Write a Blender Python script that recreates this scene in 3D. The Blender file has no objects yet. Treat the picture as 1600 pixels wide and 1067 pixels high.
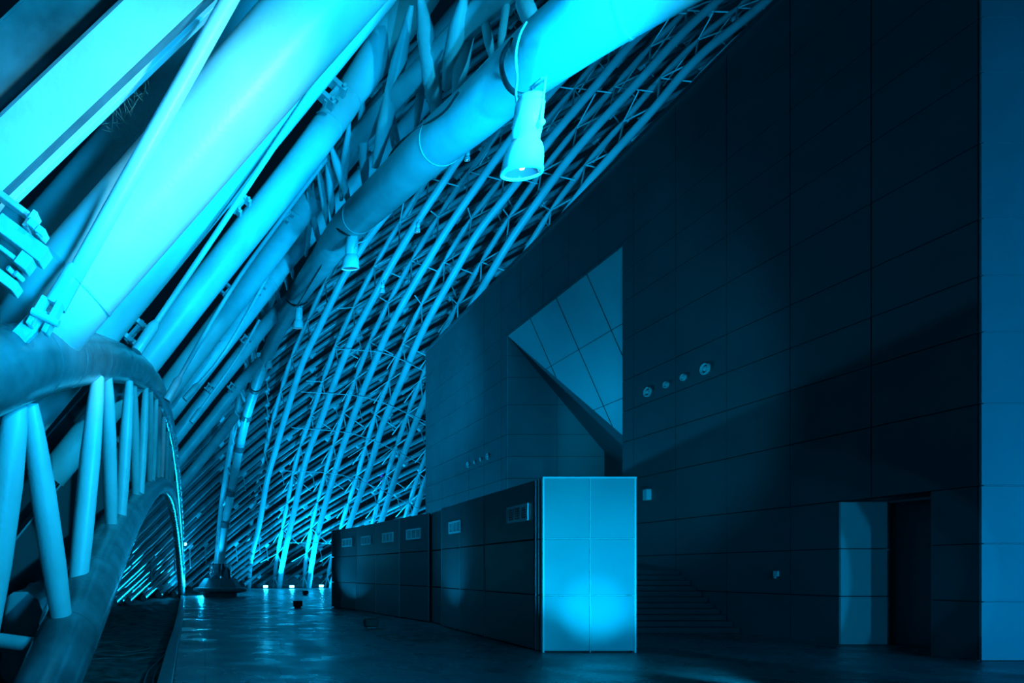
import bpy, bmesh, math, random
from mathutils import Vector, Matrix, Quaternion
random.seed(7)
C = bpy.context.scene.collection
S = bpy.context.scene
F = 1000.0; VX = 320.0; VY = 893.0; EYE = 1.6
def P(px, py, Y):
    return Vector(((px-VX)*Y/F, Y, EYE+(VY-py)*Y/F))
def GR(px, py, z=0.0):
    Y = (EYE-z)*F/(py-VY); return Vector(((px-VX)*Y/F, Y, z))
# ---------------------------------------------------------------- camera
cd = bpy.data.cameras.new('camera'); cam = bpy.data.objects.new('camera', cd); C.objects.link(cam)
cam.location = (0, 0, EYE); cam.rotation_euler = (math.pi/2, 0, 0)
cd.sensor_width = 36.0; cd.lens = F/1600*36.0
cd.shift_x = (800-VX)/1600; cd.shift_y = (VY-533.5)/1600
cd.clip_start = 0.05; cd.clip_end = 500
S.camera = cam
# ---------------------------------------------------------------- look
S.view_settings.view_transform = 'Standard'; S.view_settings.look = 'None'
S.view_settings.gamma = 1; S.view_settings.use_curve_mapping = False
S.view_settings.exposure = 0.0
w = bpy.data.worlds.new('night'); S.world = w; w.use_nodes = True
bg = w.node_tree.nodes['Background']; bg.inputs[0].default_value = (0.0, 0.26, 0.62, 1); bg.inputs[1].default_value = 0.018
CY = (0.001, 0.455, 1.0); DB = (0.0, 0.38, 1.0); WC = (0.06, 0.62, 1.0)
def light(kind, name, loc, energy, color=CY, aim=None, size=0.1, angle=70, blend=0.6, sy=None):
    d = bpy.data.lights.new(name, kind); d.energy = energy; d.color = color
    if kind == 'AREA':
        d.size = size
        if sy: d.shape = 'RECTANGLE'; d.size_y = sy
    else: d.shadow_soft_size = size
    if kind == 'SPOT': d.spot_size = math.radians(angle); d.spot_blend = blend
    o = bpy.data.objects.new(name, d); C.objects.link(o); o.location = loc
    if aim is not None:
        o.rotation_euler = (Vector(aim)-Vector(loc)).to_track_quat('-Z', 'Y').to_euler()
    return o
# near flood behind and right of the viewpoint, washing the big ribs and the curved column
light('SPOT', 'near_flood_light', (5.0, 0.2, 5.3), 3500, (0.008, 0.55, 1.0), (1.15, 4.8, 5.6), 0.1, 84, 0.8)
light('SPOT', 'added_hotspot_light', (4.8, 0.0, 5.0), 1350, (0.32, 0.9, 1.0), (-0.3, 4.3, 4.3), 0.1, 21, 1.0)  # added to whiten the thickest rib, no lamp stands there
light('SPOT', 'added_hotspot_light', (4.8, 0.3, 5.6), 200, (0.9, 0.95, 1.0), (2.65, 5.35, 5.2), 0.05, 8, 1.0)  # added to whiten the nearest hanging lamp
light('SPOT', 'near_fill_light', (2.0, -0.6, 2.6), 760, CY, (-1.15, 4.6, 2.75), 0.2, 56, 1.0)
light('SPOT', 'beam_fill_light', (0.2, 1.6, 2.3), 900, CY, (-1.5, 5.4, 5.2), 0.2, 70, 0.9)
light('SPOT', 'paving_fill_light', (3.2, 4.0, 6.6), 560, DB, (2.2, 11.5, 0), 0.4, 66, 0.9)  # added overhead, out of view, to lift the foreground paving
light('SPOT', 'column_foot_fill_light', (0.35, 40.4, 2.3), 420, CY, (1.3, 40.9, 7), 0.08, 90, 0.9)  # added without a fixture to brighten the column's lower end
light('SPOT', 'rib_fill_light', (3.0, 3.6, 3.4), 3300, CY, (0.4, 14.0, 11.5), 0.12, 72, 0.9)  # added in mid-air to brighten the ribs farther back
light('SPOT', 'column_fill_light', (3.6, 9.0, 4.6), 3600, CY, (3.0, 26.0, 11), 0.12, 60, 0.8)  # added in mid-air to brighten the curved column
light('SPOT', 'strut_fill_light', (1.6, 2.2, 1.2), 2300, CY, (2.9, 9.0, 8.0), 0.08, 40, 0.8)  # added below the view to brighten the web struts
# plaza floods: behind the planter, beside the truss feet
light('SPOT', 'planter_flood_light', (1.2, 42.9, 1.0), 7000, CY, (14, 22, 11), 0.15, 110, 0.6)
light('SPOT', 'plaza_flood_light', (-0.2, 43.5, 0.4), 3000, CY, (-1.2, 36, 6), 0.15, 120, 0.6)
for i, (x, e) in enumerate(((4.6, 1), (6.2, 1.2), (8.9, 1.2), (11.8, 1.2), (14.8, 1), (17.8, 1), (20.8, 1))):
    light('SPOT', 'truss_foot_light', (x, 60.0 if i else 51, 0.5), 3400*e, CY, (x+1.4, 59.5, 12), 0.1, 110, 0.7)
# added fill lights, unseen above the kiosk and building roofs, for the upper lattice
light('SPOT', 'lattice_fill_light', (7.6, 23.0, 3.9), 17000, CY, (12, 58, 24), 0.3, 52, 0.6)
light('SPOT', 'lattice_fill_light', (7.6, 28.0, 3.9), 14000, CY, (6, 58, 26), 0.3, 60, 0.6)
for x, y, e in ((15.2, 18.5, 1.0), (15.2, 25, .9), (15.2, 32, .7)):
    light('SPOT', 'upper_lattice_fill_light', (x, y, 15.75), 6000*e, CY, (x+7, 44, 32-(y-18)*.3), 0.2, 100, 0.9)
light('SPOT', 'plaza_fill_light', (3.2, 44.5, 2.2), 260, CY, (3.2, 44.6, 0), 0.1, 120, 0.8)  # two added floating lights that brighten the paving by the planter
light('SPOT', 'plaza_fill_light', (-.2, 40.5, 1.6), 120, CY, (-.2, 40.6, 0), 0.1, 110, 0.8)
# small projectors glowing on the kiosk walls
light('SPOT', 'projector_light', (5.4, 17.6, 0.5), 150, CY, (6.95, 17.7, 1.9), 0.05, 80, 1.0)
light('SPOT', 'projector_light', (4.4, 27.9, 0.5), 230, CY, (6.1, 27.0, 1.9), 0.05, 80, 1.0)
# hidden in front of the kiosk and the right hand return wall
light('SPOT', 'kiosk_flood_light', (6.6, 8.5, 0.3), 1900, (0, .52, 1), (8.3, 13.6, 3.0), 0.12, 56, 0.5)
light('SPOT', 'kiosk_flood_light', (7.7, 8.4, 0.25), 420, (0, .5, 1), (7.6, 12.7, 0.9), 0.12, 62, 0.6)  # added fill for the dim lower part of the front
light('SPOT', 'side_wash_light', (2.9, 19.3, 8.4), 520, CY, (6.8, 20.5, 2.6), 0.15, 75, 0.9)
light('SPOT', 'kiosk_flood_light', (7.8, 8.9, 0.15), 900, (0, .52, 1), (7.72, 12.7, 0.85), 0.06, 24, 1.0)
light('SPOT', 'return_flood_light', (20.0, 1.0, 1.2), 3600, DB, (15.6, 11.6, 3.6), 0.3, 95, 0.9)
for x, e in ((11.9, 1.0), (10.0, .8), (7.9, .5)):
    light('SPOT', 'doorway_flood_light', (x, 2.0, 2.2), 800*e, CY, (11.45, 11.5, 1.6), 0.03, 27, 0.1)
light('SPOT', 'recess_flood_light', (15.4, 25.5, 1.0), 420, CY, (15.6, 24.2, 9.0), 0.2, 110, 0.8)
# ---------------------------------------------------------------- materials
def mat(name, col, rough=0.5, metal=0.0, bump=0.0, bscale=20, mott=0.0, mscale=3, spec=0.5, emit=None, estr=0):
    m = bpy.data.materials.new(name); m.use_nodes = True; nt = m.node_tree; b = nt.nodes['Principled BSDF']
    b.inputs['Base Color'].default_value = (*col, 1); b.inputs['Roughness'].default_value = rough
    b.inputs['Metallic'].default_value = metal; b.inputs['Specular IOR Level'].default_value = spec
    tc = nt.nodes.new('ShaderNodeTexCoord')
    if mott:
        n = nt.nodes.new('ShaderNodeTexNoise'); n.inputs['Scale'].default_value = mscale; n.inputs['Detail'].default_value = 6
        nt.links.new(tc.outputs['Object'], n.inputs['Vector'])
        r = nt.nodes.new('ShaderNodeMapRange'); r.inputs[1].default_value = 0.3; r.inputs[2].default_value = 0.7
        r.inputs[3].default_value = 1-mott; r.inputs[4].default_value = 1+mott*0.4
        nt.links.new(n.outputs['Fac'], r.inputs[0])
        v = nt.nodes.new('ShaderNodeVectorMath'); v.operation = 'SCALE'; v.inputs[0].default_value = col
        nt.links.new(r.outputs[0], v.inputs['Scale']); nt.links.new(v.outputs[0], b.inputs['Base Color'])
    if bump:
        n = nt.nodes.new('ShaderNodeTexNoise'); n.inputs['Scale'].default_value = bscale; n.inputs['Detail'].default_value = 5
        nt.links.new(tc.outputs['Object'], n.inputs['Vector'])
        bm_ = nt.nodes.new('ShaderNodeBump'); bm_.inputs['Strength'].default_value = bump; bm_.inputs['Distance'].default_value = 0.02
        nt.links.new(n.outputs['Fac'], bm_.inputs['Height']); nt.links.new(bm_.outputs[0], b.inputs['Normal'])
    if emit:
        b.inputs['Emission Color'].default_value = (*emit, 1); b.inputs['Emission Strength'].default_value = estr
    return m
M = {}
M['steel'] = mat('painted_steel', (.72, .74, .75), .38, 0, .12, 30, .18, 2.2)
M['steel_worn'] = mat('worn_painted_steel', (.66, .7, .72), .32, 0, .2, 14, .25, 5)
M['rafter'] = mat('rafter_steel', (.3, .32, .34), .28, 0, 0, 20, .3, .9)
M['bar'] = mat('thin_bar_steel', (.85, .87, .88), .3)
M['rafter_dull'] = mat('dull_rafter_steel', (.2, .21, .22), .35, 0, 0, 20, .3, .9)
M['far_steel'] = mat('lattice_steel', (.62, .65, .67), .3, 0, 0, 20, .2, .8)
M['arch'] = mat('shaded_arch_steel', (.21, .225, .24), .25, .15, .2, 9, .45, 3)  # painted steel darkened; the shade on the arch is in this colour
M['lampw'] = mat('lamp_enamel', (.82, .84, .84), .35)
M['dark'] = mat('dark_rubber', (.02, .02, .022), .5)
M['cable'] = mat('pale_cable', (.8, .8, .8), .5)
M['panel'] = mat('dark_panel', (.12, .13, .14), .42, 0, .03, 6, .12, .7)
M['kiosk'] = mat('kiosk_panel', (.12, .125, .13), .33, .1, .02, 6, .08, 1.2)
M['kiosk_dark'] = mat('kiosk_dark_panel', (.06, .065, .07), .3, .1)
M['back'] = mat('joint_backing', (.02, .02, .02), .8)
M['lit_tone_panel'] = mat('lit_tone_panel', (.7, .73, .75), .45, 0, .02, 8, .06, .8)  # light on the reveal and jamb is put into this paler colour
M['front_panel'] = mat('lit_kiosk_front_panel', (.26, .27, .28), .35, .1, .02, 6, .08, 1.2)  # same panels as the sides; the front's light is in the paler colour
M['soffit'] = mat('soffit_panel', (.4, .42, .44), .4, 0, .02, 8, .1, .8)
M['trim'] = mat('pale_trim', (.5, .52, .53), .3)
M['grille'] = mat('grille_metal', (.85, .87, .88), .4)
M['lens'] = mat('lens_glass', (.12, .14, .16), .08, .3, spec=.9)
M['chrome'] = mat('polished_sleeve', (.35, .36, .38), .18, .9)
M['stone'] = mat('planter_stone', (.2, .21, .22), .55, 0, .2, 12, .2, 3)
M['glow'] = mat('lit_lens', (.5, .5, .5), .4, emit=(.12, .75, 1.0), estr=14)
M['bulb'] = mat('bulb_glow', (.5, .5, .5), .4, emit=(.5, .95, 1.0), estr=5)
M['violet'] = mat('violet_glow', (.1, .1, .2), .4, emit=(.05, .06, 1.0), estr=2.5)
M['step'] = mat('dark_step', (.05, .05, .055), .5, 0, .2, 12, .2, 3)
M['twig'] = mat('dry_twig', (.45, .45, .4), .8)
def floor_mat():
    m = bpy.data.materials.new('wet_paving'); m.use_nodes = True; nt = m.node_tree; b = nt.nodes['Principled BSDF']
    tc = nt.nodes.new('ShaderNodeTexCoord'); L = nt.links.new
    br = nt.nodes.new('ShaderNodeTexBrick'); br.inputs['Scale'].default_value = 1.0; br.offset = 0.0
    br.inputs['Brick Width'].default_value = 1.2; br.inputs['Row Height'].default_value = 0.9; br.inputs['Mortar Size'].default_value = 0.012
    br.inputs['Color1'].default_value = (.105, .11, .115, 1); br.inputs['Color2'].default_value = (.14, .145, .15, 1); br.inputs['Mortar'].default_value = (.03, .03, .03, 1)
    L(tc.outputs['Object'], br.inputs['Vector']); L(br.outputs['Color'], b.inputs['Base Color'])
    n = nt.nodes.new('ShaderNodeTexNoise'); n.inputs['Scale'].default_value = 1.1; n.inputs['Detail'].default_value = 7
    L(tc.outputs['Object'], n.inputs['Vector'])
    r = nt.nodes.new('ShaderNodeMapRange'); r.inputs[1].default_value = .35; r.inputs[2].default_value = .65; r.inputs[3].default_value = .2; r.inputs[4].default_value = .46
    L(n.outputs['Fac'], r.inputs[0]); L(r.outputs[0], b.inputs['Roughness'])
    mp = nt.nodes.new('ShaderNodeMapping'); mp.inputs['Scale'].default_value = (5.0, 13.0, 1)
    L(tc.outputs['Object'], mp.inputs[0])
    n2 = nt.nodes.new('ShaderNodeTexNoise'); n2.inputs['Scale'].default_value = 1.5; n2.inputs['Detail'].default_value = 8; n2.inputs['Roughness'].default_value = .65
    L(mp.outputs[0], n2.inputs['Vector'])
    bu = nt.nodes.new('ShaderNodeBump'); bu.inputs['Strength'].default_value = .35; bu.inputs['Distance'].default_value = .03
    L(n2.outputs['Fac'], bu.inputs['Height']); L(bu.outputs[0], b.inputs['Normal'])
    return m
M['floor'] = floor_mat()
M['soil'] = mat('dark_soil', (.13, .14, .13), .8, 0, 1.0, 7, .85, 3)
M['kerb'] = mat('kerb_stone', (.16, .165, .17), .4, 0, .1, 10, .2, 3)
# ---------------------------------------------------------------- builders
ORG = {}
def tagp(o, label=None, cat=None, group=None, kind=None):
    if label: o['label'] = label
    if cat: o['category'] = cat
    if group: o['group'] = group
    if kind: o['kind'] = kind
    return o
def thing(name, label, cat, loc, group=None):
    o = bpy.data.objects.new(name, None); C.objects.link(o); o.location = loc; o.empty_display_size = .2
    ORG[o.name] = Vector(loc); return tagp(o, label, cat, group)
def obj(name, bm, m, parent=None, loc=None):
    me = bpy.data.meshes.new(name)
    org = ORG[parent.name] if parent else Vector(loc if loc is not None else (0, 0, 0))
    bmesh.ops.translate(bm, verts=bm.verts, vec=-org)
    bm.normal_update(); bm.to_mesh(me); bm.free()
    o = bpy.data.objects.new(name, me); C.objects.link(o); me.materials.append(m)
    if parent: o.parent = parent
    else: o.location = org
    ORG[o.name] = org
    return o
def resample(pts, n):
    """Catmull-Rom over tuples of floats"""
    if len(pts) == 2 or n <= 1: return [tuple(p) for p in pts]
    q = [tuple(2*a-b for a, b in zip(pts[0], pts[1]))]+[tuple(p) for p in pts]+[tuple(2*a-b for a, b in zip(pts[-1], pts[-2]))]
    out = []
    for i in range(1, len(q)-2):
        for k in range(n):
            t = k/n; r = []
            for a, b, c, d in zip(q[i-1], q[i], q[i+1], q[i+2]):
                r.append(.5*((2*b)+(-a+c)*t+(2*a-5*b+4*c-d)*t*t+(-a+3*b-3*c+d)*t*t*t))
            out.append(tuple(r))
    out.append(tuple(pts[-1])); return out
def add_tube(bm, pts, rad, seg=12, caps=True):
    pts = [Vector(p) for p in pts]
    if not hasattr(rad, '__len__'): rad = [rad]*len(pts)
    n = len(pts); T = []
    for i in range(n):
        a = pts[max(i-1, 0)]; b = pts[min(i+1, n-1)]; T.append((b-a).normalized())
    up = Vector((0, 0, 1)) if abs(T[0].z) < .9 else Vector((1, 0, 0))
    u = T[0].cross(up).normalized(); rings = []
    for i in range(n):
        if i:
            q = T[i-1].rotation_difference(T[i]); u = (q @ u); u = (u-T[i]*u.dot(T[i])).normalized()
        v = T[i].cross(u)
        rings.append([bm.verts.new(pts[i]+(u*math.cos(2*math.pi*k/seg)+v*math.sin(2*math.pi*k/seg))*rad[i]) for k in range(seg)])
    for i in range(n-1):
        for k in range(seg):
            f = bm.faces.new((rings[i][k], rings[i][(k+1) % seg], rings[i+1][(k+1) % seg], rings[i+1][k])); f.smooth = True
    if caps:
        for rg, rev in ((rings[0], True), (rings[-1], False)):
            f = bm.faces.new(list(reversed(rg)) if rev else rg); f.smooth = False
            for e in f.edges: e.smooth = False
def tube(pts, rad, seg=12):
    bm = bmesh.new(); add_tube(bm, pts, rad, seg); return bm
def pxtube(pts, n=6, seg=16):
    """pts: (px, py, width_px, Y) measured along the member"""
    r = resample(pts, n)
    return [P(a, b, d) for a, b, c, d in r], [c/2*d/F for a, b, c, d in r]
def add_box(bm, c, s, R=None, bev=0.0):
    b2 = bmesh.new(); bmesh.ops.create_cube(b2, size=1)
    bmesh.ops.scale(b2, vec=s, verts=b2.verts)
    if bev: bmesh.ops.bevel(b2, geom=list(b2.edges), offset=bev, segments=1, affect='EDGES')
    if R is not None: bmesh.ops.transform(b2, matrix=R.to_4x4(), verts=b2.verts)
    bmesh.ops.translate(b2, vec=Vector(c), verts=b2.verts)
    mp = {v: bm.verts.new(v.co) for v in b2.verts}
    for f in b2.faces: bm.faces.new([mp[v] for v in f.verts])
    b2.free()
def box(c, s, R=None, bev=0.0):
    bm = bmesh.new(); add_box(bm, c, s, R, bev); return bm
def add_prism(bm, poly, z0, z1):
    lo = [bm.verts.new((x, y, z0)) for x, y in poly]; hi = [bm.verts.new((x, y, z1)) for x, y in poly]
    n = len(poly)
    bm.faces.new(hi); bm.faces.new(list(reversed(lo)))
    for i in range(n): bm.faces.new((lo[i], lo[(i+1) % n], hi[(i+1) % n], hi[i]))
def add_lathe(bm, prof, seg=32, mtx=None, sharp=False):
    """prof: (r, z)"""
    rings = []
    for r, z in prof:
        if r < 1e-5:
            rings.append([bm.verts.new((mtx @ Vector((0, 0, z))) if mtx else (0, 0, z))])
        else:
            vs = []
            for k in range(seg):
                a = 2*math.pi*k/seg; p = Vector((r*math.cos(a), r*math.sin(a), z)); vs.append(bm.verts.new(mtx @ p if mtx else p))
            rings.append(vs)
    for a, b in zip(rings, rings[1:]):
        for k in range(seg):
            if len(a) == 1 and len(b) == 1: continue
            if len(a) == 1: f = bm.faces.new((a[0], b[(k+1) % seg], b[k]))
            elif len(b) == 1: f = bm.faces.new((a[k], a[(k+1) % seg], b[0]))
            else: f = bm.faces.new((a[k], a[(k+1) % seg], b[(k+1) % seg], b[k]))
            f.smooth = not sharp
def lathe(prof, seg=32, mtx=None, sharp=False):
    bm = bmesh.new(); add_lathe(bm, prof, seg, mtx, sharp); return bm
def struct(name, bm, m, parent=None):
    o = obj(name, bm, m, parent)
    if not parent: o['kind'] = 'structure'
    return o
def frame_y(a, b):
    """rotation whose X runs a->b and whose Y points away from the viewer"""
    x = (b-a).normalized(); y = Vector((0, 1, 0)); y = (y-x*y.dot(x)).normalized(); z = x.cross(y)
    return Matrix((x, y, z)).transposed()
def bar(a, b, wid, dep, bev=0.0):
    return box((a+b)/2, ((b-a).length, dep, wid), frame_y(a, b), bev)
# ================================================================ SETTING
edge = [(286.5, 926), (288, 934), (287.5, 944), (287, 958), (284, 985), (279, 1010), (271, 1067), (262, 1130)]
epts = [GR(x, y) for x, y in edge]
poly = [(p.x, p.y) for p in epts]
pl = [(poly[0][0], 68.0)]+poly+[(-1.1, 3.0), (-2.0, -6), (40, -6), (40, 68.0)]
bm = bmesh.new(); add_prism(bm, list(reversed(pl)), -.35, 0.0); struct('floor', bm, M['floor'])
bm = bmesh.new()
kp = [(p[0], p[1]) for p in poly]+[(-1.1, 3.0)]
for (a, b) in zip(kp, kp[1:]):
    a0 = Vector((a[0]-.12, a[1], -.12)); b0 = Vector((b[0]-.12, b[1], -.12)); add_box(bm, (a0+b0)/2, ((b0-a0).length+.02, .22, .34), Matrix.Rotation(math.atan2((b0-a0).y, (b0-a0).x), 3, 'Z'), .01)
struct('trim_1', bm, M['kerb'])
# soil bed to the left, heaped
bm = bmesh.new(); nx, ny = 60, 120
g = []
for j in range(ny+1):
    Y = 2+(j/ny)**1.6*78; row = []
    for i in range(nx+1):
        X = -0.55-(i/nx)**1.5*40
        k = min(1, i/6)
        z = -.30+.05*math.sin(X*3+Y*2.1)*math.cos(Y*1.3-X)+random.uniform(-.03, .03)
        if Y > 20: z += min(1, (Y-20)/8)*.22*k
        row.append(bm.verts.new((X-(.0 if Y < 24 else 0.6), Y, z)))
    g.append(row)
for j in range(ny):
    for i in range(nx):
        f = bm.faces.new((g[j][i], g[j+1][i], g[j+1][i+1], g[j][i+1])); f.smooth = True
struct('ground', bm, M['soil'])
struct('night_ground', box((0, 150, -.6), (400, 300, .3)), M['soil'])
# low parapet closing the plaza behind the truss feet
bm = bmesh.new()
for i in range(16): add_box(bm, (1.0+i*2.55, 67.4, .65), (2.5, .3, 1.3), None, .02)
add_box(bm, (20, 66.7, .18), (44, .5, .36), None, .03)
struct('wall_far', bm, M['kerb'])
# ---- the dark panelled building
WX = 13.9; TOP = 15.35; YN = 11.5; YF = 40.0
ZJ = [0, 1.06, 2.1, 3.14, 4.61, 5.89, 6.9, 7.92, 9.28, 10.54, 11.53, 12.55, 13.8, TOP]
YJ = [YN+1.85*k for k in range(16)]; YJ = [y for y in YJ if y < YF-.6]+[YF]
HOLES = [(21.3, 29.5, -1, 12.45), (12.25, 14.04, -1, 3.14)]
def cut(r, h):
    y0, y1, z0, z1 = r; a, b, c, d = h
    if a >= y1 or b <= y0 or c >= z1 or d <= z0: return [r]
    out = []
    if a > y0: out.append((y0, a, z0, z1))
    if b < y1: out.append((b, y1, z0, z1))
    m0, m1 = max(a, y0), min(b, y1)
    if d < z1: out.append((m0, m1, d, z1))
    if c > z0: out.append((m0, m1, z0, c))
    return out
bm = bmesh.new(); bk = bmesh.new(); G = .011
for z0, z1 in zip(ZJ, ZJ[1:]):
    for y0, y1 in zip(YJ, YJ[1:]):
        rs = [(y0+G, y1-G, z0+(G if z0 else 0), z1-G)]
        for h in HOLES: rs = [q for r in rs for q in cut(r, h)]
        for a, b, c, d in rs: add_box(bm, (WX+.02, (a+b)/2, (c+d)/2), (.04, b-a, d-c))
rs = [(YN+.02, YF, 0, TOP-.02)]
for h in HOLES: rs = [q for r in rs for q in cut(r, h)]
for a, b, c, d in rs: add_box(bk, (WX+.19, (a+b)/2, (c+d)/2), (.30, b-a, d-c))
wr = thing('wall_right', None, None, (WX, YN, 0)); wr['kind'] = 'structure'
obj('cladding', bm, M['panel'], wr); obj('joint_backing', bk, M['back'], wr)
# return face towards the viewer
bm = bmesh.new(); XJ = [WX, 16.4, 18.9, 21.4, 23.9]
for z0, z1 in zip(ZJ, ZJ[1:]):
    for x0, x1 in zip(XJ, XJ[1:]): add_box(bm, ((x0+x1)/2, YN-.02, (z0+z1)/2), (x1-x0-2*G, .04, z1-z0-2*G))
wf = thing('wall_front', None, None, (WX, YN, 0)); wf['kind'] = 'structure'
obj('cladding', bm, M['soffit'], wf)  # paler copy of the long wall's cladding, its light put into the colour
obj('joint_backing', box((18.95, YN+.14, TOP/2), (9.8, .27, TOP-.04)), M['back'], wf)
bm = bmesh.new()
for z in ZJ[1:-1]: add_box(bm, (18.9, YN-.012, z), (9.9, .05, .012))
obj('joint_strip', bm, M['trim'], wf)
struct('wall_back', box((19, YF+.15, TOP/2), (10.2, .3, TOP)), M['panel'])
struct('roof', box((19, (YN+YF)/2, TOP+.06), (10.4, YF-YN+.3, .14)), M['panel'])
# recess behind the opening: far reveal, back, near reveal, faceted soffit
def quadslab(bm, pts, th):
    v = [Vector(p) for p in pts]; n = (v[1]-v[0]).cross(v[2]-v[0]).normalized()*th
    a = [bm.verts.new(p) for p in v]; b = [bm.verts.new(p+n) for p in v]; k = len(v)
    bm.faces.new(a); bm.faces.new(list(reversed(b)))
    for i in range(k): bm.faces.new((a[i], b[i], b[(i+1) % k], a[(i+1) % k]))
DX = 18.4
wc = thing('wall_recess', None, None, (WX, 29.5, 0)); wc['kind'] = 'structure'
bm = bmesh.new()
zz = [0, 1.06, 2.1, 3.14, 4.61, 5.89, 6.9, 7.92, 9.28, 10.54, 11.53, 12.45]
for z0, z1 in zip(zz, zz[1:]):
    for x0, x1 in ((WX+.005, 16.2), (16.2, DX)): add_box(bm, ((x0+x1)/2, 29.475, (z0+z1)/2), (x1-x0-.02, .04, z1-z0-.02))
obj('far_reveal', bm, M['lit_tone_panel'], wc)
obj('joint_backing', box(((WX+DX)/2+.2, 29.61, 6.2), (DX-WX-.4, .22, 12.4)), M['back'], wc)
obj('back_panel', box((DX+.1, 25.4, 6.2), (.2, 8.6, 12.4)), M['panel'], wc)
A_ = Vector((WX+.04, 29.44, 12.44)); B_ = Vector((WX+.04, 21.32, 12.44)); E_ = Vector((DX, 21.32, 2.26)); D_ = Vector((DX, 29.44, 7.09))
bm = bmesh.new()
quadslab(bm, [A_, B_, E_], -.06) if (B_-A_).cross(E_-A_).x < 0 else quadslab(bm, [A_, B_, E_], .06)
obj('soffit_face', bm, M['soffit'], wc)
bm = bmesh.new(); quadslab(bm, [A_, E_, D_], .05 if (E_-A_).cross(D_-A_).z > 0 else -.05)
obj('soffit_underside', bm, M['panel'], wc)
# joints of the sloping soffit as shallow dark strips
bm = bmesh.new(); nn = (B_-A_).cross(E_-A_).normalized(); nn = nn if nn.x < 0 else -nn
def strip(a, b):
    a = a+nn*.004; b = b+nn*.004; x = (b-a).normalized(); R = Matrix((x, nn, x.cross(nn))).transposed()
    add_box(bm, (a+b)/2, ((b-a).length, .012, .022), R)
def onf(s, t): return A_+(B_-A_)*s+(E_-A_)*t
for s in (.25, .5, .75): strip(B_.lerp(A_, 1-s), E_.lerp(A_, 1-s))
for t in (.2, .42, .64): strip(B_.lerp(E_, t), A_.lerp(E_, t))
obj('joint_strip', bm, M['back'], wc)
# doorway
dw = thing('door_1', None, None, (WX, 13.1, 0)); dw['kind'] = 'structure'
bm = bmesh.new()
for z0, z1 in ((0, 1.06), (1.06, 2.1), (2.1, 3.13)): add_box(bm, (WX+.535, 14.01, (z0+z1)/2), (1.06, .04, z1-z0-.02))
obj('far_jamb', bm, M['lit_tone_panel'], dw)
obj('joint_backing', box((WX+.72, 14.2, 1.57), (.74, .2, 3.12)), M['back'], dw)
obj('door_leaf', box((WX+1.14, 13.15, 1.55), (.06, 1.75, 3.1)), M['kiosk_dark'], dw)
obj('lintel', box((WX+.72, 13.15, 3.2), (.76, 1.8, .1)), M['panel'], dw)
# ================================================================ WALL FIXTURES
def round_fixture(px, py, r, label, grp):
    Y = WX*F/(px-VX); z = EYE+(VY-py)*Y/F
    t = thing('porthole_light', label, 'wall light', (WX, Y, z), grp)
    mt = Matrix.Translation((WX, Y, z)) @ Matrix.Rotation(-math.pi/2, 4, 'Y')
    obj('ring', lathe([(r*.72, .0), (r*.72, .05), (r*.86, .075), (r, .05), (r, 0)], 28, mt), M['grille'], t)
    obj('dish', lathe([(r*.72, .005), (r*.5, .015), (0, .02)], 24, mt), M['kiosk_dark'], t)
    obj('core', lathe([(r*.42, .02), (r*.34, .05), (0, .055)], 20, mt), M['grille'], t)
for px, py, r, wd in ((1013, 612, .155, 'first from the left, large'), (1042, 601, .1, 'second from the left, small'), (1069, 589.5, .1, 'third from the left, small'), (1103, 576, .16, 'rightmost, large')):
    round_fixture(px, py, r, 'round porthole light on dark wall right of recess, '+wd, 'porthole lights right of the recess')
for px, py, r, wd in ((732, 726, .155, 'leftmost, large'), (742.5, 722, .1, 'second from the left, small'), (752, 717.5, .1, 'third from the left, small'), (763, 713, .16, 'rightmost, large')):
    round_fixture(px, py, r, 'tiny round porthole light left of the recess, '+wd, 'porthole lights left of the recess')
sk = thing('wall_socket', 'small pale square socket plate low on the dark wall left of the doorway', 'socket', (WX, 15.55, 1.5))
obj('plate', box((WX-.02, 15.55, 1.55), (.04, .13, .13), None, .008), M['grille'], sk)
obj('spout', box((WX-.05, 15.55, 1.46), (.05, .05, .06), None, .008), M['trim'], sk)
sp = thing('wall_sconce', 'small pale upright box lamp on the dark wall just right of the kiosk top corner', 'wall light', (WX, 20.0, 4.0))
obj('housing', box((WX-.08, 20.0, 4.0), (.16, .18, .34), None, .01), M['grille'], sp)
obj('cap', box((WX-.09, 20.0, 4.19), (.2, .22, .03)), M['panel'], sp)
# stairs behind the kiosk
st = thing('staircase', 'dark stone steps rising behind the kiosk beside the long wall', 'stairs', (11.4, 16.5, 0))
for k in range(11):
    add = bmesh.new(); add_box(add, ((9.2+WX)/2, 16.6+k*.21+(19.4-16.6-k*.21)/2, .15*k+.075), (WX-9.24, 19.4-16.6-k*.21, .148), None, .01)
    obj('step', add, M['step'], st)
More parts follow.
